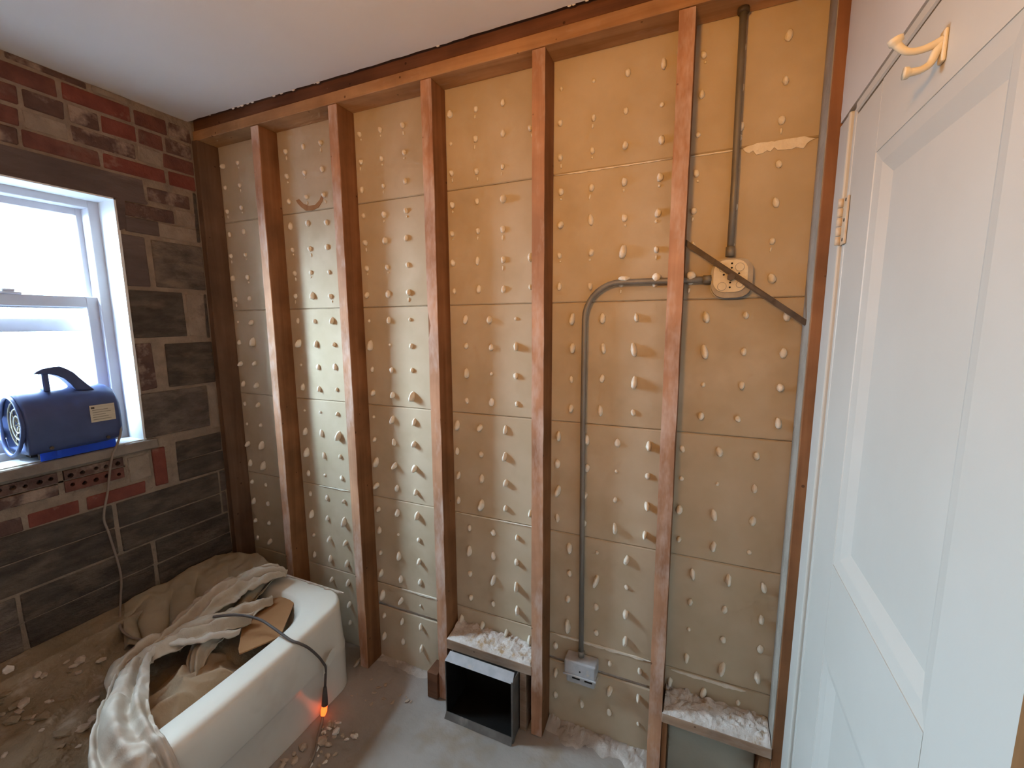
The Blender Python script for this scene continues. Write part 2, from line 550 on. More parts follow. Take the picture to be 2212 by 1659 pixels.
# blocks and plates
box('top_plate', .001, 2.376, -.092, -.0005, 2.33, 2.369, 'wood_x', wb, bev=.002, jit=.001)
box('upper_plate', .001, 2.418, -.086, -.0005, 2.371, 2.43, 'wood_dark', wb, bev=.002)
box('blocking', STUDS[2] + SW + .001, STUDS[3] - .001, -.093, -.0005, .243, .282, 'wood_x_dusty', wb, bev=.002, jit=.002)
box('blocking', STUDS[4] + SW + .001, 2.3755, -.093, -.0005, .238, .272, 'wood_x_dusty', wb, bev=.002, jit=.002)
box('cripple_stud', 1.568, 1.594, -.09, -.002, .002, .242, 'wood_x_dusty', wb, bev=.002, jit=.001)
box('cripple_stud', 2.069, 2.085, -.088, -.002, .002, .237, 'wood', wb, bev=.001)
box('cripple_stud', 2.345, 2.375, -.088, -.002, .002, .237, 'wood', wb, bev=.001)
box('plate_end', 1.165, 1.214, -.105, -.03, .002, .115, 'wood_dark', wb, bev=.002, jit=.002)
box('backing_board', 2.086, 2.344, -.03, -.018, .002, .212, 'board', wb, bev=.004, jit=.002)
# ragged plaster left on the ledges
def ledge(x0, x1, zt, seed, hmax, name='plaster_rubble'):
    def fn(u, v):
        x = x0 + u * (x1 - x0)
        y = -.0925 + v * .0915
        h = .006 + hmax * (v ** .8) * (.35 + .9 * abs(nz(x * 16 + seed, y * 20)) + .6 * abs(nz(x * 45, y * 50 + seed)))
        if v == 0 or u in (0, 1): h = 0
        return (x, y, zt + h)
    o = sheet(name, fn, 70, 16, 'plaster_white', wb, 0, smooth=False)
    tag(o, kind='stuff')
ledge(1.257, 1.615, .282, 3.1, .026)
ledge(2.068, 2.3755, .272, 9.4, .034)
# mortar ridges at the foot of the lath
def foot(x0, x1, seed, h, d):
    def fn(u, v):
        x = x0 + u * (x1 - x0)
        dd = d * (.62 + .5 * nz(x * 11 + seed, seed) + .2 * nz(x * 37, seed))
        y = -dd + v * (dd - .0005)
        hh = h * v * (.3 + .9 * abs(nz(x * 14 + seed, y * 18)) + .4 * abs(nz(x * 50, y * 40)))
        return (x, y, hh + .001 if v else -.003)
    o = sheet('plaster_rubble', fn, 70, 14, 'dust_heap', wb, 0, smooth=False)
    tag(o, kind='stuff')
foot(1.657, 2.026, 1.2, .030, .12)
foot(.842, 1.164, 5.0, .014, .08)
foot(1.596, 1.657, 8.0, .02, .12)
# lines of plaster squeezed through the seams
def ooze(x0, x1, z, seed, w, rag=1.0):
    top, bot = [], []
    n = max(8, int((x1 - x0) / .008))
    for k in range(n + 1):
        x = x0 + (x1 - x0) * k / n
        e = min(1, 6 * k / n, 6 * (n - k) / n)
        a = abs(nz(x * 22, seed)) + .5 * abs(nz(x * 80, seed))
        top.append((x, z + e * w * (.25 + .3 * a)))
        bot.append((x, z - e * w * (.25 + rag * a)))
    prism('plaster_squeeze', top + bot[::-1], 1, -.0045, -.0002, 'key', wb)
ooze(1.66, 2.024, .369, 2, .010)
ooze(2.085, 2.31, .362, 4, .014)
ooze(.96, 1.213, .369, 6, .008)
ooze(2.07, 2.19, 1.990, 7, .005)
ooze(2.20, 2.368, 1.990, 12, .026, 1.4)
ooze(1.26, 1.61, .774, 3, .005)
ooze(1.66, 2.02, 1.992, 5, .004)
ooze(.52, .70, .775, 9, .005)
# torn brown paper on the lath
tp = [(0, .012), (.02, .014), (.045, -.008), (.08, -.022), (.12, -.022), (.15, -.004), (.165, .018), (.18, .016), (.165, -.012), (.14, -.035), (.10, -.045), (.06, -.042), (.03, -.022), (.01, -.004)]
prism('torn_paper', [(.50 + .9 * a, 2.035 + .9 * b) for a, b in tp], 1, -.002, -.0002, 'cardboard', wb)

# plaster keys: the plaster that came through the holes of the lath
key_meshes = []
for k in range(9):
    bm = bmesh.new()
    bmesh.ops.create_icosphere(bm, subdivisions=2, radius=1)
    hw = [.0088, .0092, .0085, .0095, .008, .009, .0095, .0085, .0065][k]
    hh = [.0115, .013, .016, .020, .011, .0125, .0145, .017, .007][k]
    pr = [.010, .014, .017, .021, .012, .020, .009, .013, .006][k]
    droop = [.1, .2, .25, .3, .1, .35, .1, .2, 0][k]
    for v in bm.verts:
        c = v.co.copy()
        d = 1 + .22 * noise.noise(c * 1.4 + Vector((k * 5.1, k, 0)))
        x, y, z = c.x * hw * d, c.y * pr * d, c.z * hh * d
        if c.y > .2: y *= .3
        z += droop * y
        v.co = (x, y, z)
    me = bpy.data.meshes.new('plaster_key')
    bm.to_mesh(me)
    bm.free()
    me.materials.append(M['key'])
    for p in me.polygons: p.use_smooth = True
    key_meshes.append(me)
for k, (ln_, wd_) in enumerate(((.009, .0036), (.005, .0042))):        # keys with a drip stuck to the paper below
    bm = bmesh.new()
    bmesh.ops.create_icosphere(bm, subdivisions=2, radius=1)
    for v in bm.verts:
        d = 1 + .2 * noise.noise(v.co * 1.4 + Vector((k * 7.1, 2, k)))
        v.co = (v.co.x * .0088 * d, v.co.y * (.011 if v.co.y < .2 else .003) * d, v.co.z * .0115 * d)
    n0 = len(bm.verts)
    bmesh.ops.create_icosphere(bm, subdivisions=1, radius=1)
    bm.verts.ensure_lookup_table()
    for v in bm.verts[n0:]:
        v.co = (v.co.x * wd_ + .0006 * k, v.co.y * .0028, v.co.z * ln_ - .016 - ln_)
    me = bpy.data.meshes.new('plaster_key')
    bm.to_mesh(me)
    bm.free()
    me.materials.append(M['key'])
    for p in me.polygons: p.use_smooth = True
    key_meshes.append(me)
cand = []
CX, CY = 2.125, 1.419
for r in range(6):
    ztop = [1.994 + .4064, 1.994, 1.587, 1.181, .774, .368][r]
    for q in range(4):
        z = ztop - .052 - .1005 * q
        if z > 2.31 or z < .03: continue
        for c in range(26):
            x = c * .1016 + (.0545 if r in (0, 1, 3, 5) else 0.0)
            if r in (2, 4) and x < 1.19: x += .056
            x += rng.uniform(-.003, .003)
            zz = z + rng.uniform(-.004, .004)
            if x < .045 or x > 2.36: continue
            if any(xs - (CX - xs) * .0678 - .004 < x < xs + SW + .006 for xs in STUDS): continue
            if 1.25 < x < 1.62 and zz < .30: continue
            if 2.06 < x and zz < .285: continue
            if 1.72 < x < 1.85 and .21 < zz < .33: continue
            if 2.13 < x < 2.245 and 1.59 < zz < 1.71: continue
            if x < .55 and zz < .36: continue
            d = math.sqrt((x - CX) ** 2 + CY ** 2 + (zz - 1.52) ** 2)
            cand.append((d, x, zz))
cand.sort()
rest = MB()
for i, (d, x, z) in enumerate(cand):
    t = rng.random()
    big = 1.0
    if t < .07: k = 8
    elif t < .19: k = 3
    elif t < .36: k = 2
    else: k = rng.choice([0, 1, 4, 5, 6, 7])
    if z > 1.75 and k in (2, 3): k = 0
    if z > 1.6 and rng.random() < .5: k = rng.choice([9, 10])
    sc_ = rng.uniform(.85, 1.12)
    rot = rng.uniform(-.25, .25)
    if i < 300:
        par = None
        for a, b, z0, z1, o in panels:
            if a <= x <= b and z0 - .01 <= z <= z1 + .01: par = o; break
        o = bpy.data.objects.new('plaster_key', key_meshes[k])
        COL.objects.link(o)
        o.scale = (sc_ * rng.uniform(.9, 1.1), sc_ * rng.uniform(.8, 1.25), sc_)
        o.rotation_euler = (0, rot, 0)
        place(o, (x, LY - .002, z), par)
    else:
        me = key_meshes[k]
        rest.add(([Vector((x + v.co.x * sc_, LY - .002 + v.co.y * sc_, z + v.co.z * sc_)) for v in me.vertices],
                  [list(p.vertices) for p in me.polygons]))
if rest.v:
    tag(rest.build('plaster_keys', 'key', wb, True), kind='stuff')

# ---- wall_left: brick and block
W2 = (-2.32, -2.08, 1.30, 2.08)                     # added second opening, beyond the left edge of the view
WY0, WY1, WZ0, WZ1 = -.945, -.41, 1.043, 2.01       # window opening
mb = MB()
mb.box(-.24, -.003, W2[1], WY0, 0, CZ + .02)
mb.box(-.275, -.003, Y0, W2[0], 0, CZ + .02)
mb.box(-.275, -.003, W2[0], W2[1], 0, W2[2])
mb.box(-.275, -.003, W2[0], W2[1], W2[3], CZ + .02)
mb.box(-.24, -.003, WY1, .03, 0, CZ + .02)
mb.box(-.24, -.003, WY0, WY1, 0, .899)
mb.box(-.24, -.034, WY0, -.488, .899, .996)
mb.box(-.24, -.003, -.488, WY1, .899, .996)
mb.box(-.24, -.003, WY0, WY1, .996, WZ0 - .04)
for (a_, b_) in ((.899, .906), (.9485, .9545), (.9905, .996)):
    mb.box(-.034, -.004, WY0, -.488, a_, b_)
for (a_, b_) in ((WY0, -.873), (-.871, -.857), (-.6925, -.676), (-.494, -.488)):
    mb.box(-.034, -.004, a_, b_, .905, .991)
mb.box(-.275, -.24, W2[1], WY0 + .012, 0, CZ + .02)
mb.box(-.275, -.24, WY1 - .016, .03, 0, CZ + .02)
mb.box(-.275, -.24, WY0, WY1, 0, WZ0 + .01)
mb.box(-.275, -.24, WY0, WY1, WZ1 - .012, CZ + .02)
mb.box(-.24, -.003, WY0, WY1, WZ1, CZ + .02)
wl = mb.build('wall_left', 'mortar')
tag(wl, 'exposed wall of red brick and dark block around the window', 'wall', kind='structure')

def brick(y0, y1, z0, z1, mat, proud=None, name='brick', bev=.003, jit=.0028):
    pr = proud if proud is not None else rng.uniform(-.0005, .0035)
    return box(name, -.03, pr, y0, y1, z0, z1, mat, wl, bev=bev, jit=jit)

def course(z0, z1, ys, mats):
    for i, (a, b) in enumerate(ys):
        brick(a, b, z0, z1, mats[i % len(mats)])

course(2.317, 2.373, [(-1.2, -.99), (-.975, -.76), (-.748, -.54), (-.526, -.327), (-.312, -.2), (-.188, -.104)], ['red', 'red', 'red', 'redclean', 'red', 'brown'])
course(2.383, 2.404, [(-1.1, -.89), (-.878, -.70), (-.66, -.455), (-.44, -.33)], ['patch', 'red', 'brown', 'patch'])
course(2.247, 2.305, [(-1.18, -.97), (-.96, -.75), (-.74, -.645), (-.63, -.53), (-.516, -.435), (-.422, -.315), (-.303, -.22), (-.207, -.104)], ['red', 'brown', 'red', 'brown', 'brown', 'redclean', 'red', 'brown'])
course(2.180, 2.236, [(-1.1, -.88), (-.868, -.65), (-.638, -.53), (-.514, -.324), (-.312, -.235), (-.222, -.104)], ['brown', 'red', 'patch', 'brown', 'patch', 'red'])
course(2.115, 2.170, [(-1.1, -.878), (-.866, -.66), (-.648, -.445), (-.43, -.224), (-.21, -.104)], ['red', 'brown', 'red', 'redclean', 'redclean'])
# parged header over the window and down its side
pg = [(-1.10, 2.106), (-.312, 2.104), (-.309, 2.03), (-.30, 2.018), (-.305, 2.010), (-.38, 2.008), (-.388, 1.90), (-.409, 1.89), (-.4095, 2.0095), (-1.10, 2.0095)]
prism('parged_header', pg, 0, -.03, .003, 'parge', wl)
brick(-.297, -.137, 2.028, 2.082, 'brown')
brick(-.384, -.205, 1.953, 2.005, 'brown', .002)
brick(-.30, -.118, 1.888, 1.945, 'patch', .001, 'mortar_patch')
brick(-.196, -.118, 1.950, 2.018, 'patch', .0015, 'mortar_patch')
brick(-.117, -.101, 1.89, 2.105, 'block', .0, 'block')
brick(-.386, -.27, 1.892, 1.948, 'parge', .003)
# block rows beside the window
brick(-.405, -.325, 1.677, 1.878, 'parge', .002, 'block')
brick(-.302, -.103, 1.677, 1.874, 'blockmott', .002, 'block')
brick(-.404, -.204, 1.468, 1.660, 'block', .003, 'block')
brick(-.19, -.118, 1.468, 1.654, 'patch', .001, 'mortar_patch')
brick(-.115, -.102, 1.46, 1.66, 'block', .0, 'block')
brick(-.405, -.347, 1.250, 1.44, 'brown', .002, 'block', jit=.006)
brick(-.299, -.102, 1.252, 1.440, 'block', .003, 'block')
brick(-.408, -.146, 1.046, 1.238, 'blockmott', .003, 'block')
brick(-.141, -.103, 1.03, 1.238, 'patch', .0, 'mortar_patch')
brick(-.298, -.102, .914, 1.004, 'block', .002, 'block')
brick(-.300, -.102, .820, .909, 'block', .003, 'block')
brick(-.394, -.346, .832, .998, 'redclean', .003)
brick(-.482, -.402, .880, .985, 'patch', .001, 'mortar_patch')
# the other side of the window
for r in range(5):
    z1 = [1.878, 1.66, 1.44, 1.238, 1.02][r]
    z0 = [1.677, 1.468, 1.25, 1.046, .82][r]
    off = .0 if r % 2 else .2
    y = -.965
    first = True
    while y > -1.80:
        w = .2 if (first and off) else .39
        brick(max(y - w, -1.885), y, z0, z1, rng.choice(['block', 'blockmott', 'block']), name='block')
        y -= w + .013
        first = False
# rows below the sill: cored bricks with their holes showing
def cored(y0, y1, z0, z1, holes, mat):
    n = holes
    cw = (y1 - y0) / n
    vs_, fs = [], []
    xf = .002
    def V(x, y, z):
        vs_.append(Vector((x, y, z)))
        return len(vs_) - 1
    for i in range(n):
        a, b = y0 + i * cw, y0 + (i + 1) * cw
        cy, cz = (a + b) / 2 + rng.uniform(-.003, .003), (z0 + z1) / 2 + rng.uniform(-.004, .004)
        rad = rng.uniform(.0068, .0095)
        c = [V(xf, a, z0), V(xf, b, z0), V(xf, b, z1), V(xf, a, z1)]
        ring, deep = [], []
        for k in range(8):
            an = math.pi * (-.75 + k / 4)
            ring.append(V(xf, cy + rad * math.cos(an), cz + rad * math.sin(an)))
        for k in range(8):
            p = vs_[ring[k]]
            deep.append(V(xf - .027, p.y, p.z))
        for s in range(4):
            k0, k1, k2 = s * 2, s * 2 + 1, (s * 2 + 2) % 8
            fs.append([c[s], c[(s + 1) % 4], ring[k1]])
            fs.append([c[s], ring[k1], ring[k0]])
            fs.append([c[(s + 1) % 4], ring[k2], ring[k1]])
        for k in range(8):
            fs.append([ring[k], ring[(k + 1) % 8], deep[(k + 1) % 8], deep[k]])
        fs.append(deep)
    for (ya, yb, za, zb) in ((y0, y1, z0, z0), (y0, y1, z1, z1)):
        fs.append([V(xf, ya, za), V(xf, yb, za), V(-.03, yb, za), V(-.03, ya, za)])
    for ya in (y0, y1):
        fs.append([V(xf, ya, z0), V(xf, ya, z1), V(-.03, ya, z1), V(-.03, ya, z0)])
    return mesh_obj('brick', vs_, fs, mat, wl)
cored(-.674, -.495, .955, .990, 5, 'brown')
cored(-.676, -.497, .908, .950, 5, 'red')
cored(-.855, -.692, .953, .990, 5, 'brown')
brick(-.858, -.694, .906, .947, 'brown')
brick(-1.07, -.955, .955, .990, 'brown')
brick(-1.07, -.955, .906, .947, 'brown')
course(.816, .867, [(-1.22, -1.015), (-1.0, -.795), (-.782, -.645), (-.623, -.43)], ['red', 'brown', 'redclean', 'redclean'])
# block rows
def blockrow(z0, z1, ys):
    zm = (z0 + z1) / 2
    for a, b in ys:
        d = rng.uniform(-.006, .006)
        m1 = rng.choice(['block', 'block', 'blockmott'])
        brick(a, b, z0, zm - .003 + d, m1, name='block', jit=.003)
        brick(a + rng.uniform(-.002, .002), b, zm + .003 + d, z1, rng.choice(['block', m1]), name='block', jit=.003)
blockrow(.602, .812, [(-1.77, -1.365), (-1.355, -.955), (-.943, -.549), (-.534, -.134), (-.122, -.101)])
blockrow(.386, .592, [(-2.1, -1.66), (-1.65, -1.25), (-1.238, -.843), (-.829, -.436), (-.421, -.102)])
blockrow(.180, .372, [(-2.2, -1.78), (-1.77, -1.365), (-1.355, -.955), (-.943, -.549), (-.534, -.134)])

# ---- window_1
w1 = empty('window_1', (-.12, (WY0 + WY1) / 2, WZ0))
tag(w1, 'white double-hung window glowing with daylight in the brick wall', 'window', kind='structure')
def frame_mb(x0, x1, y0, y1, z0, z1, t, tb=None, tt=None):
    tb = tb or t; tt = tt or t
    m = MB()
    m.box(x0, x1, y0, y0 + t, z0, z1, bev=.002)
    m.box(x0, x1, y1 - t, y1, z0, z1, bev=.002)
    m.box(x0, x1, y0 + t - .001, y1 - t + .001, z0, z0 + tb, bev=.002)
    m.box(x0, x1, y0 + t - .001, y1 - t + .001, z1 - tt, z1, bev=.002)
    return m
# painted reveal lining
m = MB()
m.box(-.125, .001, WY1 - .006, WY1 + .004, WZ0, WZ1)
m.box(-.125, .001, WY0 - .004, WY0 + .006, WZ0, WZ1)
m.box(-.125, .001, WY0, WY1, WZ1 - .006, WZ1 + .004)
m.build('reveal', 'reveal', w1)
frame_mb(-.20, -.114, WY0 + .004, WY1 - .004, WZ0, WZ1 - .004, .036, .03, .03).build('window_frame', 'vinyl', w1)
us = frame_mb(-.192, -.168, WY0 + .036, WY1 - .036, 1.585, WZ1 - .03, .022, .045, .03).build('upper_sash', 'vinyl', w1)
box('pane', -.182, -.179, WY0 + .055, WY1 - .055, 1.62, WZ1 - .055, 'glass', us)
ls = frame_mb(-.160, -.132, WY0 + .036, WY1 - .036, WZ0 + .028, 1.633, .040, .05, .042).build('lower_sash', 'vinyl', w1)
box('pane', -.147, -.144, WY0 + .07, WY1 - .07, WZ0 + .07, 1.60, 'glass', ls)
lk = MB()
lk.box(-.146, -.126, -.735, -.665, 1.632, 1.641, bev=.002)
lk.box(-.142, -.128, -.715, -.68, 1.641, 1.652, bev=.003)
lk.build('sash_lock', 'vinyl', ls)
st = MB()
st.box(-.232, -.216, WY0 + .01, WY1 - .01, 1.497, 1.548, bev=.002)
st.box(-.239, -.206, WY0 + .001, WY0 + .03, WZ0 + .01, WZ1 - .01)
st.box(-.239, -.206, WY1 - .024, WY1 - .001, WZ0 + .01, WZ1 - .01)
sto = st.build('storm_frame', 'vinyl', w1)
box('screen', -.215, -.2145, WY0 + .03, WY1 - .03, WZ0 + .02, 1.50, 'screen', sto)
si = box('window_sill', -.13, .020, -.985, -.373, 1.003, 1.0425, 'sill', w1, bev=.004, jit=.001)
box('lit_sill_top', -.13, -.004, WY0 + .004, WY1 - .006, 1.0425, 1.0455, 'reveal', si)  # white layer painting the daylit look of the stone sill's top

w2 = empty('window_2', (-.12, (W2[0] + W2[1]) / 2, W2[2]))  # unseen window, added for the second light that the stud shadows imply
tag(w2, 'unseen plain white window added further along the brick wall behind the viewer', 'window', kind='structure')
frame_mb(-.20, -.12, W2[0], W2[1], W2[2], W2[3], .03).build('window_frame', 'vinyl', w2)
box('pane', -.162, -.159, W2[0] + .03, W2[1] - .03, W2[2] + .03, W2[3] - .03, 'glass', w2)

# ---- wall_right with door
wr = MB()
jag = []
z = 1.985
while z < CZ + .01:
    jag.append((-.088 + .010 * nz(z * 17, 4) * (1 if z > 2.03 else .3) - (.006 if z < 2.0 else 0), z))
    z += .012
pieces = MB()
wrp = prism('wall_right', [(Y0, 1.985)] + [(Y0, CZ + .01)] + jag[::-1], 0, 2.400, 2.425, 'plaster_wall')
tag(wrp, 'painted plaster wall above and beside the door', 'wall', kind='structure')
box('plaster', 2.400, 2.425, Y0, -.975, 0, 1.9845, 'plaster_wall', wrp)
box('light_stop_panel', 2.452, 2.48, Y0, .03, 0, CZ + .03, 'wood_dark', wrp)  # unseen panel added behind wall and door to stop light leaks
tr = empty('trim_1', (2.41, -.14, 0))
tag(tr, 'white door casing strip beside the bare corner stud', 'trim', kind='structure')
box('casing_board', 2.4005, 2.425, -.172, -.089, 0, 1.980, 'door', tr, bev=.003)
box('casing_bead', 2.396, 2.43, -.186, -.172, 0, 1.976, 'door', tr, bev=.004, seg=2)
box('jamb', 2.404, 2.45, -.204, -.187, 0, 1.976, 'door', tr, bev=.002)
tr2 = box('trim_2', 2.398, 2.45, -.973, -.930, 0, 1.984, 'wood_jamb', bev=.002)
tag(tr2, 'bare brown wood jamb at the latch edge of the door', 'trim', kind='structure')
tr3 = box('trim_3', 2.402, 2.45, -.929, -.205, 1.963, 1.984, 'door', bev=.003)
tag(tr3, 'white head jamb above the panelled door', 'trim', kind='structure')

DY0, DY1, DZ0, DZ1 = -.925, -.208, .008, 1.958
dr = empty('door_1', (2.42, (DY0 + DY1) / 2, 0))
tag(dr, 'white painted panel door on the right with a coat hook', 'door', kind='structure')
def door_leaf():
    X = 2.404
    m = MB()
    ya, yb = DY0 + .150, DY1 - .150           # panel opening (outer edge of bevel)
    m.box(X, 2.438, DY0, ya, DZ0, DZ1, bev=.002)
    m.box(X, 2.438, yb, DY1, DZ0, DZ1, bev=.002)
    rails = [(DZ0, .22), (.80, 1.008), (1.832, DZ1)]
    for a, b in rails:
        m.box(X, 2.438, ya - .0005, yb + .0005, a, b)
    m.build('stile_and_rail_frame', 'door', dr)
    for a, b in ((.22, .80), (1.008, 1.832)):
        # sloping moulding round each panel, built as four strips
        t, d = .052, .016
        o4 = [(ya, a), (yb, a), (yb, b), (ya, b)]
        i4 = [(ya + t, a + t), (yb - t, a + t), (yb - t, b - t), (ya + t, b - t)]
        m4 = [(ya + t * .45, a + t * .45), (yb - t * .45, a + t * .45), (yb - t * .45, b - t * .45), (ya + t * .45, b - t * .45)]
        v = [(X + .0015, *p) for p in o4] + [(X + .005, *p) for p in m4] + [(X + d, *p) for p in i4]
        f = []
        for k in range(4):
            k2 = (k + 1) % 4
            f.append([k, k2, 4 + k2, 4 + k])
            f.append([4 + k, 4 + k2, 8 + k2, 8 + k])
        mesh_obj('panel_moulding', v, f, 'door', dr)
        box('panel', X + d - .001, X + d + .008, ya + t - .004, yb - t + .004, a + t - .004, b - t + .004, 'door', dr)
door_leaf()
# hinge: leaf and knuckles
hg = box('hinge', 2.3985, 2.403, -.222, -.176, 1.690, 1.792, 'hinge', dr, bev=.001)
for k in range(5):
    z = 1.690 + k * .0205
    tube('knuckle', [(2.395, -.190 , z + .001), (2.395, -.190, z + .019)], .0062, 'hinge', hg, 10)
for z in (1.70, 1.742, 1.785):
    tube('screw_head', [(2.3990, -.211, z), (2.3975, -.211, z)], .0038, 'bar', hg, 8)

# coat hook
hk = empty('coat_hook', (2.404, -.60, 1.84))
tag(hk, 'cream painted double coat hook high on the white door', 'hook')
box('base_plate', 2.399, 2.404, -.608, -.592, 1.864, 1.906, 'hook', hk, bev=.003, seg=2, smooth=False)
up_p = spline([(2.401, -.60, 1.893), (2.390, -.60, 1.889), (2.376, -.60, 1.886), (2.363, -.60, 1.888), (2.353, -.60, 1.897), (2.349, -.60, 1.907)], 5)
n_ = len(up_p)
tube('upper_prong', up_p, [.0065 - .002 * math.sin(math.pi * k / (n_ - 1)) + (.003 if k > n_ - 5 else 0) for k in range(n_)], 'hook', hk, 10)
lw_p = spline([(2.401, -.60, 1.893), (2.395, -.60, 1.880), (2.390, -.60, 1.867), (2.381, -.60, 1.861), (2.371, -.60, 1.860), (2.362, -.60, 1.860)], 5)
n_ = len(lw_p)
tube('lower_prong', lw_p, [.0062 - .0015 * math.sin(math.pi * k / (n_ - 1)) + (.002 if k > n_ - 5 else 0) for k in range(n_)], 'hook', hk, 10)

# ------------------------------------------------------------------ electrical rough-in
EY = -.026
up_c = empty('conduit_riser', (2.183, EY, 1.70))
tag(up_c, 'grey metal conduit rising from the octagonal box to the top plate', 'conduit')
tube('pipe', [(2.184, EY, 1.704), (2.184, EY, 1.9), (2.182, EY, 2.1), (2.180, EY, 2.3295)], .0088, 'emt', up_c, 12)
tube('connector', [(2.184, EY, 1.702), (2.184, EY, 1.728)], .0115, 'emt', up_c, 12)
tube('collar', [(2.180, EY, 2.318), (2.180, EY, 2.3295)], .0145, 'bar', up_c, 10)

lc = empty('bent_conduit', (1.78, EY, .31))
tag(lc, 'grey metal conduit bending from the octagonal box down to the lower box', 'conduit')
path = [(2.138, EY, 1.642), (2.06, EY, 1.642), (1.96, EY, 1.6435), (1.885, EY, 1.644)]
for k in range(1, 10):
    a = math.pi / 2 * k / 9
    path.append((1.885 - .112 * math.sin(a), EY, 1.644 - .112 * (1 - math.cos(a))))
path += [(1.7735, EY, 1.2), (1.778, EY, .8), (1.7825, EY, .335)]
tube('pipe', path, .0088, 'emt', lc, 12)
tube('connector', [(1.7825, EY, .350), (1.7827, EY, .330)], .0118, 'emt', lc, 12)
tube('connector', [(2.141, EY, 1.642), (2.118, EY, 1.642)], .0115, 'emt', lc, 12)
for i, (xx, s) in enumerate(((1.895, .011), (1.99, .015), (2.085, .015))):
    v, f = lump_vf((xx, EY - .004, 1.654), (s * (1.6 if i == 0 else .9), s * .7, s * .75), i + 40, 2)
    mesh_obj('plaster_blob', v, f, 'key', lc, True)

def round_rect(cx, cz, w, h, r, n=5):
    pts = []
    for (sx, sz, a0) in ((1, 1, 0), (-1, 1, 90), (-1, -1, 180), (1, -1, 270)):
        for k in range(n + 1):
            a = math.radians(a0 + 90 * k / n)
            pts.append((cx + sx * (w / 2 - r) + r * math.cos(a), cz + sz * (h / 2 - r) + r * math.sin(a)))
    return pts
ob = empty('octagonal_box', (2.189, -.02, 1.60))
tag(ob, 'cream faced octagonal junction box between the last two studs', 'junction box')
prism('housing', round_rect(2.192, 1.642, .104, .108, .036), 1, -.036, -.001, 'boxmetal', ob)
prism('rim', round_rect(2.192, 1.642, .110, .114, .038), 1, -.008, -.001, 'boxmetal', ob)
prism('face_plate', round_rect(2.188, 1.647, .086, .088, .030), 1, -.0425, -.034, 'boxcream', ob)
for (dx, dz, r_) in ((.020, .025, .0105), (-.022, -.026, .0105), (.022, -.022, .008), (-.022, .022, .008)):
    tube('knockout', [(2.190 + dx, -.0415, 1.645 + dz), (2.190 + dx, -.0432, 1.645 + dz)], r_ + .0014, 'boxmetal', ob, 16, False)
    tube('knockout', [(2.190 + dx, -.0415, 1.645 + dz), (2.190 + dx, -.0452, 1.645 + dz)], r_, 'boxcream', ob, 16, False)
for (dx, dz) in ((0, .036), (0, .024), (.019, .008), (-.019, .006), (-.002, -.016), (-.002, -.029)):
    tube('screw_hole', [(2.190 + dx, -.0420, 1.645 + dz), (2.190 + dx, -.0429, 1.645 + dz)], .0028, 'black', ob, 8, False)
hb = empty('hanger_bar', (2.215, -.05, 1.53))
tag(hb, 'dark flat steel hanger bar slanting across the octagonal box', 'bar')
A, B_ = Vector((2.064, -.049, 1.747)), Vector((2.3755, -.049, 1.515))
d_ = (B_ - A).normalized()
pn = Vector((-d_.z, 0, d_.x))
def bar_vf(p, q, w, t):
    v = []
    for e in (p, q):
        for s, u in ((-1, -1), (1, -1), (1, 1), (-1, 1)):
            v.append(e + pn * s * w + Vector((0, u * t, 0)))
    return v, [[0, 1, 2, 3], [4, 5, 6, 7], [0, 1, 5, 4], [1, 2, 6, 5], [2, 3, 7, 6], [3, 0, 4, 7]]
m = MB(); m.add(bar_vf(A, B_, .0072, .0022)); m.build('strap', 'bar', hb)
m = MB(); m.add(bar_vf(A + d_ * .10, A + d_ * .285, .0040, .0042)); m.build('rib', 'bar', hb)
tube('fixture_stud', [(2.189, -.042, 1.643), (2.189, -.058, 1.643)], .010, 'bar', hb, 6, False)

gb = empty('device_box', (1.785, -.03, .22))
tag(gb, 'small dusty grey metal outlet box low on the lath wall', 'outlet box')
box('upper_housing', 1.728, 1.842, -.054, -.001, .268, .322, 'boxgrey', gb, bev=.005, seg=2)
box('lower_housing', 1.733, 1.837, -.044, -.001, .226, .266, 'boxgrey', gb, bev=.006, seg=2)
box('seam_lip', 1.725, 1.845, -.058, -.03, .2645, .2705, 'boxgrey', gb, bev=.001)
for xx in (1.77, 1.815):
    box('ear_slot', xx - .014, xx + .014, -.0455, -.043, .247, .255, 'black', gb)
tube('screw_head', [(1.786, -.0535, .289), (1.786, -.0555, .289)], .003, 'black', gb, 8, False)

# ------------------------------------------------------------------ floor register duct
du = empty('register_duct', (1.425, -.10, 0))
tag(du, 'open sheet metal floor register duct under the plaster covered blocking', 'duct')
X0, X1, YF, ZB, ZT = 1.286, 1.562, -.150, .018, .243
box('side_wall', X0 - .003, X0, YF, -.002, .001, ZT, 'duct', du)
box('side_wall', X1, X1 + .003, YF, -.002, .001, ZT, 'duct', du)
box('front_edge', X1 - .001, X1 + .007, YF - .003, YF + .010, .001, ZT + .004, 'duct', du, bev=.001)
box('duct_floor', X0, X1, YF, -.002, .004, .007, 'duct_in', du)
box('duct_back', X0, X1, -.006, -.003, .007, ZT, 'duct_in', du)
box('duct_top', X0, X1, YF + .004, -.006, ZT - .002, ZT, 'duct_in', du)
box('shade_lining', X0, X0 + .002, YF + .002, -.006, .007, ZT - .002, 'duct_in', du)  # thin black sheets over the side walls, painting the shade inside
box('shade_lining', X1 - .002, X1, YF + .002, -.006, .007, ZT - .002, 'duct_in', du)
v = [(X0 - .002, YF - .002, ZT - .001), (X1 + .004, YF - .002, ZT - .001), (X1 + .004, YF + .016, ZT + .031), (X0 + .012, YF + .016, ZT + .031)]
v += [Vector(p) + Vector((0, .003, -.001)) for p in v]
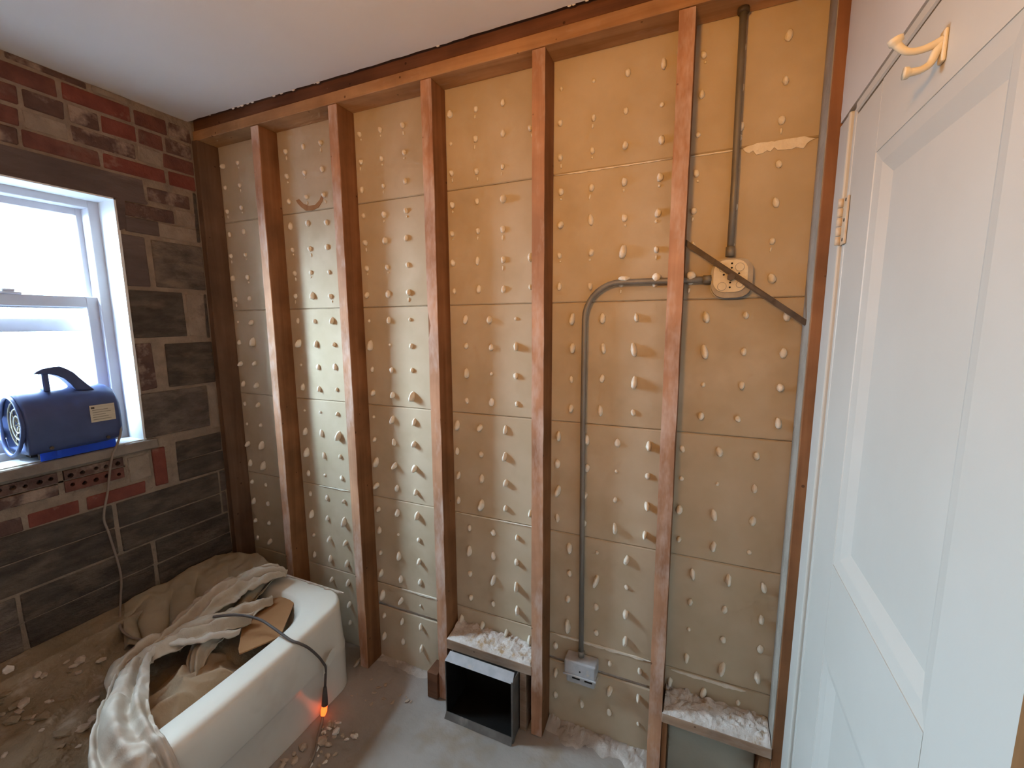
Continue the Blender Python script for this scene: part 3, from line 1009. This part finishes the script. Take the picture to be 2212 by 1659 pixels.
mesh_obj('top_flange', v, [[0, 1, 2, 3], [4, 5, 6, 7], [0, 1, 5, 4], [1, 2, 6, 5], [2, 3, 7, 6], [3, 0, 4, 7]], 'boxgrey', du)
v = [(X0 - .004, YF - .014, .001), (X1 + .004, YF - .014, .001), (X1 + .002, YF - .001, .022), (X0 - .002, YF - .001, .022)]
v += [Vector(p) + Vector((0, .003, 0)) for p in v]
mesh_obj('bottom_flange', v, [[0, 1, 2, 3], [4, 5, 6, 7], [0, 1, 5, 4], [1, 2, 6, 5], [2, 3, 7, 6], [3, 0, 4, 7]], 'duct', du)

# ------------------------------------------------------------------ bathtub
TZ = .382
def rr_loop(x0, x1, y0, y1, rads, bow=0.0, n=9, side=12):
    # rounded rectangle, counter-clockwise from front (x1) side bottom; rads = corner radii (x1y0, x1y1, x0y1, x0y0)
    pts = []
    def bowx(y):
        t = (y - (y0 + y1) / 2) / ((y1 - y0) / 2)
        return bow * max(0, 1 - t * t)
    corners = [(x1, y0, -90, rads[0], -1, 1), (x1, y1, 0, rads[1], -1, -1), (x0, y1, 90, rads[2], 1, -1), (x0, y0, 180, rads[3], 1, 1)]
    arcs = []
    for (x, y, a0, r, sx, sy) in corners:
        cx_, cy_ = x + sx * r, y + sy * r
        arcs.append([(cx_ + r * math.cos(math.radians(a0 + 90 * k / n)), cy_ + r * math.sin(math.radians(a0 + 90 * k / n))) for k in range(n + 1)])
    for i in range(4):
        pts += arcs[i]
        a, b = arcs[i][-1], arcs[(i + 1) % 4][0]
        for k in range(1, side):
            pts.append((a[0] + (b[0] - a[0]) * k / side, a[1] + (b[1] - a[1]) * k / side))
    out = []
    for (x, y) in pts:
        w = max(0, (x - (x0 + x1) / 2) / ((x1 - x0) / 2))
        out.append((x + bowx(y) * w, y))
    return out
TY0, TY1 = -1.66, -.140
loops = []
RO = (.07, .09, .02, .02)
def addl(x0, x1, y0, y1, rads, z, bow): loops.append([(x, y, z) for x, y in rr_loop(x0, x1, y0, y1, rads, bow)])
addl(.006, .818, TY0, TY1, RO, .001, .012)
addl(.006, .818, TY0, TY1, RO, .165, .016)
addl(.006, .819, TY0, TY1, RO, .182, .030)
addl(.006, .812, TY0, TY1, RO, .200, .050)
addl(.006, .800, TY0, TY1, RO, .335, .068)
addl(.006, .800, TY0, TY1, RO, .362, .066)
addl(.008, .794, TY0, TY1, RO, .376, .062)
addl(.012, .784, TY0 + .006, TY1 - .006, RO, TZ, .058)
RI = (.20, .17, .14, .16)
addl(.105, .735, -1.50, -.228, RI, TZ, .034)
addl(.115, .725, -1.49, -.238, RI, TZ - .008, .034)
addl(.122, .717, -1.48, -.248, RI, TZ - .03, .034)
addl(.16, .67, -1.42, -.32, RI, .12, .02)
addl(.22, .60, -1.35, -.40, (.15,) * 4, .07, .01)
v, f = [], []
nl = len(loops[0])
for L in loops: v += [Vector(p) for p in L]
for i in range(len(loops) - 1):
    for k in range(nl):
        k2 = (k + 1) % nl
        f.append([i * nl + k, i * nl + k2, (i + 1) * nl + k2, (i + 1) * nl + k])
f.append([(len(loops) - 1) * nl + k for k in range(nl)])
tb = empty('bathtub', (.42, -.9, 0))
tag(tb, 'white enamel bathtub along the brick wall holding dusty drop cloths', 'bathtub')
mesh_obj('shell', v, f, 'tub', tb, True)
# chipped grout line at the end of the rim
g_ = []
for k in range(31):
    x = .40 + .38 * k / 30
    g_.append((x, -.146 - .014 * abs(nz(x * 30, 2))))
prism('grout_residue', g_ + [(.78, -.1405), (.40, -.1405)], 2, TZ - .001, TZ + .004, 'crumb', tb)

# dusty liner filling the basin (debris covered drop cloth)
def smooth(a, b, t):
    t = max(0, min(1, (t - a) / (b - a)))
    return t * t * (3 - 2 * t)
def liner_z(x, y):
    # ridge line in plan: (.125,-.62) -> (.395,-.97)
    rl = .125 + (-.62 - y) * .771
    z = .386 - .055 * smooth(.02, .30, x)
    z -= .030 * smooth(-.004, .012, x - rl) * smooth(-.45, -.58, y)
    z -= .030 * smooth(-.005, .02, x - rl - .085) * smooth(-.45, -.6, y)
    z -= .12 * smooth(.40, .70, x)
    z -= .05 * smooth(-.7, -1.1, y) * smooth(.1, .5, x)
    z += .006 * nz(x * 9, y * 9) + .004 * nz(x * 25, y * 25)
    if y > -.26: z = max(z, .30)
    return z
def liner_fn(u, v):
    x = .0005 + u * .7335
    y = -1.46 + v * 1.235
    return (x, y, liner_z(x, y) if x > .128 else max(liner_z(x, y), TZ + .004 + .003 * nz(x * 30, y * 30)))
ln = sheet('dusty_liner', liner_fn, 90, 140, 'liner', None, 0)
tag(ln, 'dusty brown sheet covered in debris lining the bathtub', 'drop cloth')

# bunched drop cloth
dc = empty('drop_cloth', (.40, -.55, .30))
tag(dc, 'bunched beige canvas drop cloth spilling over the tub rim', 'drop cloth')
def ctrl_interp(u, tab):
    # tab: list of (u, value...) rows, smooth interpolation
    for (a, b) in zip(tab[:-1], tab[1:]):
        if u <= b[0]:
            t = smooth(0, 1, (u - a[0]) / (b[0] - a[0]))
            return [p + (q - p) * t for p, q in zip(a[1:], b[1:])]
    return list(tab[-1][1:])
def main_fn(u, v):
    # u: from the corner (0) down towards the basin (1); v: from the brick side (0) to the end rim (1)
    A0 = Vector((.015, -.56, .392)); A1 = Vector((.03, -.20, .425)); A2 = Vector((.22, -.118, .430)); A3 = Vector((.45, -.17, .405))
    if v < .5: top = A0.lerp(A1, v / .5)
    elif v < .8: top = A1.lerp(A2, (v - .5) / .3)
    else: top = A2.lerp(A3, (v - .8) / .2)
    B0 = Vector((.22, -.66, .335)); B1 = Vector((.36, -.60, .31)); B2 = Vector((.44, -.50, .33)); B3 = Vector((.46, -.28, .375))
    if v < .4: bot = B0.lerp(B1, v / .4)
    elif v < .75: bot = B1.lerp(B2, (v - .4) / .35)
    else: bot = B2.lerp(B3, (v - .75) / .25)
    p = top.lerp(bot, u)
    p.z += .020 * math.sin(math.pi * min(1, u * 1.1)) * (.4 + .6 * v)
    ph = v * 6.4 + .35 * math.sin(u * 3 + v * 4) + .25 * nz(u * 3, v * 5, 2.0)
    fr = ph - math.floor(ph)
    fold = (4 * fr * (1 - fr)) ** .55 - .62
    am = (.026 + .050 * abs(nz(math.floor(ph) * 3.3, 1.7))) * smooth(.12, .6, u)
    p += Vector((.25, -.1, 1)).normalized() * fold * am
    p.z += .012 * nz(p.x * 9, p.y * 9) + .006 * nz(p.x * 28, p.y * 28)
    return p
sheet('main_sheet', main_fn, 70, 170, 'cloth_olive', dc, .004)
def band(name, pts, widths, mat, folds, amp, seed, lift=0.0, roll=.0, n=70, nv=26, skew=(0, 0, 0)):
    path = spline(pts, 12)
    N = len(path) - 1
    def fn(u, v):
        t = u * N
        i = min(int(t), N - 1)
        p = path[i].lerp(path[i + 1], t - i)
        tg = (path[min(i + 1, N)] - path[max(i - 1, 0)]).normalized()
        sd = tg.cross(Vector((0, 0, 1)))
        sd = sd.normalized() if sd.length > .15 else Vector((.45, -.9, 0)).normalized()
        k = u * (len(widths) - 1)
        a = min(int(k), len(widths) - 2)
        w = widths[a] + (widths[a + 1] - widths[a]) * (k - a)
        nn = sd.cross(tg).normalized()
        s = (v - .5)
        q = p + sd * w * s
        edge = 1 - abs(2 * s) ** 3
        h = amp * math.sin(folds * math.pi * (s + .35 * nz(s * 3.1, u * 1.3, seed)) + seed + 1.8 * nz(u * 3, seed)) * (.5 + .5 * edge) * (.6 + .9 * abs(nz(u * 4, s * 4, seed + 2)))
        h += amp * .8 * nz(q.x * 18 + seed, q.y * 18, q.z * 18) + amp * .45 * (1 - 2.4 * abs(nz(q.x * 26, q.y * 26 + seed, q.z * 20))) + amp * .22 * nz(q.x * 60, q.y * 60, seed)
        h += lift * edge
        return q + nn * h + Vector(skew) * s
    return sheet(name, fn, n, nv, mat, dc, .004)
band('rolled_edge', [(.475, -.180, .402), (.43, -.25, .428), (.37, -.35, .420), (.375, -.47, .395), (.40, -.58, .372), (.41, -.66, .350)], [.02, .12, .17, .14, .10, .03], 'cloth', 4.2, .020, 1.3, .022, nv=40)
band('lower_fold', [(.575, -.415, .372), (.51, -.485, .394), (.44, -.59, .388), (.395, -.68, .376), (.43, -.75, .368), (.52, -.80, .34)], [.02, .09, .12, .13, .11, .03], 'cloth', 3.6, .018, 4.2, .018, nv=40)
band('inner_fold', [(.53, -.29, .372), (.50, -.39, .378), (.485, -.49, .362), (.51, -.57, .33), (.56, -.62, .28)], [.02, .09, .10, .07, .02], 'cloth', 3.0, .018, 2.2, .014, nv=30)
band('cross_fold', [(.34, -.60, .352), (.40, -.62, .382), (.48, -.58, .394), (.545, -.52, .386), (.575, -.47, .36)], [.02, .06, .08, .06, .02], 'cloth_pale', 2.4, .013, 5.2, .012, nv=26)
band('tail', [(.40, -.655, .366), (.45, -.73, .388), (.56, -.80, .410), (.67, -.865, .424), (.78, -.912, .420), (.862, -.932, .382), (.896, -.942, .27), (.902, -.945, .10)], [.05, .08, .10, .115, .135, .16, .19, .22], 'cloth_pale', 5.2, .020, .6, .008, n=90, nv=44)
def wad_fn(u, v):
    x = .43 + u * .305
    y = -.88 + v * .42
    e = (1 - abs(2 * u - 1) ** 3) * (1 - abs(2 * v - 1) ** 4)
    z = .20 + .120 * e ** .8
    r1 = 1 - abs(nz(x * 8 + 2.0, y * 5 - 1.0)) * 2.2
    r2 = 1 - abs(nz(x * 15 + 7.0, y * 9 + 3.0)) * 2.2
    z += .034 * max(0, r1) ** 2 + .014 * max(0, r2) ** 2 - .02
    z -= .06 * smooth(.62, .74, x)
    return (x, y, z)
sheet('tan_wad', wad_fn, 70, 90, 'cloth_tan', dc, .004)

# cardboard scrap lying against the rim
cb = prism('cardboard_scrap', [(.445, -.345), (.475, -.285), (.565, -.212), (.600, -.235), (.735, -.415), (.672, -.530), (.645, -.515)], 2, .356, .361, 'cardboard')
cb.rotation_euler = (.02, -.03, 0)
tag(cb, 'brown cardboard scrap lying at the end of the bathtub', 'cardboard')

# ------------------------------------------------------------------ air mover on the sill
fa = empty('air_mover', (-.05, -.63, 1.0455))
tag(fa, 'blue plastic air mover fan standing on the window sill', 'fan')
prof = [(.026, 1.076), (.037, 1.090), (.041, 1.12), (.041, 1.19), (.036, 1.228), (.020, 1.262), (-.008, 1.287), (-.045, 1.297), (-.085, 1.289), (-.112, 1.262), (-.125, 1.22), (-.128, 1.14), (-.124, 1.090), (-.112, 1.076)]
secs = [(-.762, .985), (-.755, 1.0), (-.60, 1.0), (-.545, .995), (-.520, .97), (-.503, .92), (-.493, .83), (-.490, .70)]
v, f = [], []
n = len(prof)
for (y, s) in secs:
    for (x, z) in prof:
        v.append(Vector((-.045 + (x + .045) * s, y, 1.172 + (z - 1.172) * s)))
for i in range(len(secs) - 1):
    for k in range(n):
        k2 = (k + 1) % n
        f.append([i * n + k, i * n + k2, (i + 1) * n + k2, (i + 1) * n + k])
f.append([(len(secs) - 1) * n + k for k in range(n)])
# open left end: ring of the inlet mouth set into the end face
NR = n
def ring(y, r):
    base = len(v)
    for (x, z) in prof:
        d = Vector((x + .045, z - 1.178)).normalized()
        v.append(Vector((-.045 + d.x * r * .82, y, 1.178 + d.y * r)))
    return base
r0 = ring(-.768, .098)
for k in range(n): f.append([k, (k + 1) % n, r0 + (k + 1) % n, r0 + k])
r1 = ring(-.70, .090)
for k in range(n): f.append([r0 + k, r0 + (k + 1) % n, r1 + (k + 1) % n, r1 + k])
f.append([r1 + k for k in range(n)])
hs = mesh_obj('housing', v, f, 'fan', fa, True)
# grille in the mouth
gm = MB()
for r_ in (.03, .055, .08):
    gm.add(tube_vf([(-.045 + r_ * .82 * math.cos(a), -.755, 1.178 + r_ * math.sin(a)) for a in [2 * math.pi * k / 24 for k in range(25)]], .003, 5, False))
gm.build('grille_rings', 'grille', fa)
for k in range(8):
    a = math.pi * 2 * k / 8 + .2
    tube('grille_spoke', [(-.045 + .01 * math.cos(a), -.752, 1.178 + .012 * math.sin(a)), (-.045 + .078 * math.cos(a), -.752, 1.178 + .095 * math.sin(a))], .003, 'grille', fa, 5)
tube('motor_hub', [(-.045, -.70, 1.178), (-.045, -.745, 1.178)], .034, 'grille', fa, 16, False)
lip = [(-.045 + .080 * math.cos(a), -.768 - .012 * max(0, -math.sin(a)), 1.176 + .102 * math.sin(a)) for a in [2 * math.pi * k / 36 for k in range(37)]]
m = MB(); m.add(tube_vf(lip, .0065, 8, False)); m.build('mouth_lip', 'fan', fa, True)
# handle: curved band
hz = [(-.714, 1.351), (-.703, 1.362), (-.686, 1.370), (-.660, 1.374), (-.640, 1.374), (-.622, 1.362), (-.606, 1.348), (-.588, 1.322), (-.570, 1.298), (-.550, 1.272), (-.606, 1.282), (-.618, 1.305), (-.634, 1.328), (-.652, 1.341), (-.672, 1.348), (-.692, 1.350)]
hd = prism('handle', hz, 0, -.045, .004, 'fan', fa)
bv = hd.modifiers.new('soft', 'BEVEL'); bv.width = .004; bv.segments = 2; bv.limit_method = 'ANGLE'
box('handle_post', -.038, -.003, -.690, -.672, 1.285, 1.354, 'fan', fa, bev=.004)
lb = box('rating_label', .0405, .0418, -.592, -.517, 1.158, 1.222, 'fan_label', fa)
lm = MB()
for k in range(5):
    lm.box(.0416, .0421, -.585, -.530 - .008 * (k % 3), 1.166 + .009 * k, 1.1685 + .009 * k)
lm.build('print_lines', 'grille', lb)
box('label_badge', .0416, .0422, -.588, -.578, 1.209, 1.216, 'bar', lb)
for y in (-.715, -.53):
    box('foot', -.02, .012, y - .012, y + .012, 1.0458, 1.078, 'bar', fa, bev=.002)
    box('foot', -.11, -.08, y - .012, y + .012, 1.0458, 1.078, 'bar', fa, bev=.002)
for y in (-.708, -.548):
    tube('side_bolt', [(.039, y, 1.092), (.0435, y, 1.092)], .006, 'bar', fa, 8, False)
box('base_skirt', .0225, .0250, -.735, -.520, 1.0475, 1.0785, 'fan_skirt', fa)

# fan cord down the brick wall and into the tub
fc = spline([(.02, -.498, 1.14), (.034, -.505, 1.10), (.036, -.520, 1.06), (.034, -.545, 1.0), (.030, -.568, .88), (.028, -.590, .78), (.026, -.580, .70), (.024, -.562, .53),
             (.03, -.575, .43), (.07, -.60, .388), (.15, -.635, .375), (.24, -.645, .372), (.32, -.64, .385)], 8)
pc = tube('fan_cord', fc, .0042, 'cord_tan', None, 8)
tag(pc, 'thin dusty power cord hanging from the fan down the brick wall', 'cord')

# cord over the rim with tape and plug
oc = empty('power_cord', (.8, -.4, .04))
tag(oc, 'dark power cord running over the tub rim to a plug', 'cord')
cp = spline([(.49, -.50, .43), (.56, -.46, .432), (.65, -.435, .424), (.74, -.435, .408), (.815, -.436, .390), (.846, -.425, .378), (.862, -.40, .345), (.866, -.365, .285), (.866, -.345, .242), (.868, -.338, .220), (.862, -.335, .185), (.854, -.335, .125)], 8)
tube('cable', cp, .0046, 'cord', oc, 8)
tube('plug', [(.854, -.335, .128), (.853, -.336, .11), (.852, -.338, .075), (.851, -.340, .052)], [.006, .0085, .011, .012], 'cord', oc, 10)
tp_ = prism('tape', [(-.350, .190), (-.292, .224), (-.284, .262), (-.300, .266), (-.345, .226)], 0, .8635, .8655, 'tape', oc)

ec = empty('extension_cord', (.93, -.46, 0))
tag(ec, 'tan extension cord with glowing orange connector on the floor', 'cord')
gl = tube('lit_connector', [(.851, -.340, .050), (.850, -.345, .030), (.851, -.352, .016)], [.010, .012, .008], 'glow', ec, 10)
tube('cable', spline([(.851, -.352, .016), (.865, -.372, .010), (.890, -.410, .0075), (.915, -.440, .0075), (.930, -.462, .0075), (.952, -.505, .0075), (.975, -.56, .0075), (1.0, -.64, .0075), (1.03, -.75, .0075)], 8), .0055, 'cord_tan', ec, 8)

# ------------------------------------------------------------------ debris
def chunk(name, c, s, seed, mat, label, group=None, rot=None):
    bm = bmesh.new()
    bmesh.ops.create_icosphere(bm, subdivisions=1, radius=1)
    bm.verts.index_update()
    vs_ = []
    R_ = Matrix.Rotation(seed * 1.7, 3, 'Z')
    for v_ in bm.verts:
        d = 1 + .5 * noise.noise(v_.co * 2.3 + Vector((seed, seed * 2.1, 3)))
        q = R_ @ Vector((v_.co.x * s[0] * d, v_.co.y * s[1] * d, max(-.5, v_.co.z) * s[2] * d))
        vs_.append(Vector(c) + q + Vector((0, 0, .5 * s[2])))
    fs = [[q.index for q in ff.verts] for ff in bm.faces]
    bm.free()
    o = mesh_obj(name, vs_, fs, mat)
    tag(o, label, 'rubble', group)
    return o
chunk('plaster_chunk', (.945, -.378, .003), (.012, .020, .016), 2.0, 'crumb_white', 'upright white plaster shard on the floor beside the extension cord')
chunk('plaster_chunk', (.925, -.424, .003), (.024, .019, .009), 3.3, 'crumb', 'largest flat plaster lump lying over the extension cord')
chunk('plaster_chunk', (.876, -.468, .003), (.020, .015, .010), 5.1, 'crumb', 'pinkish plaster lump between the tub apron and the extension cord')
chunk('plaster_chunk', (.955, -.425, .003), (.009, .016, .008), 6.6, 'crumb', 'narrow plaster lump right of the extension cord')
chunk('plaster_chunk', (.900, -.362, .003), (.020, .014, .009), 7.2, 'crumb', 'brownish plaster lump nearest the glowing connector')
chunk('wood_scrap', (.775, -.088, .003), (.030, .009, .008), 1.1, 'crumb', 'short pale wood scrap in the gap between tub and second stud')
for i in range(46):
    t = rng.random()
    x = .835 + .03 * (1 - t) + rng.uniform(.01, .16)
    y = -.34 - t * .30
    if x < .85: continue
    s = rng.uniform(.0035, .0115)
    o = chunk('plaster_chip', (x, y, .001), (s * rng.uniform(.8, 1.8), s, s * .6), i * 1.37, rng.choice(['crumb', 'crumb_white', 'crumb']),
              'small loose plaster chip scattered on the floor beside the tub', 'plaster chips on the floor by the tub')
for i in range(14):
    x = rng.uniform(.86, 1.15); y = rng.uniform(-.24, -.10)
    s = rng.uniform(.003, .008)
    chunk('plaster_flake', (x, y, .001), (s * 1.8, s, s * .4), i * 2.1 + .4, 'crumb',
          'small plaster flake on the floor in front of the second stud bay', 'plaster flakes by the second stud bay')
def in_tub(px_x, px_y): return liner_z(px_x, px_y)
chunk('plaster_chunk', (.075, -.905, .384), (.017, .013, .015), 4.4, 'crumb_white', 'bright white plaster lump on the liner by the brick wall')
chunk('plaster_chunk', (.22, -.73, .335), (.018, .008, .008), 8.1, 'crumb', 'pale plaster sliver beside the fold in the tub liner')
for i in range(60):
    x = rng.uniform(.10, .50); y = rng.uniform(-1.12, -.76)
    s = rng.uniform(.006, .018)
    chunk('rubble_bit', (x, y, liner_z(x, y) - .001), (s * rng.uniform(1, 1.8), s, s * .6), i * 1.91 + .2, rng.choice(['crumb', 'liner', 'crumb']),
          'small tan rubble piece on the dusty tub liner', 'rubble pieces on the tub liner')
chunk('wood_scrap', (.50, -1.01, liner_z(.50, -1.01) - .004), (.05, .03, .03), 2.7, 'wood_dark', 'dark splintered wood piece half buried in the tub debris')
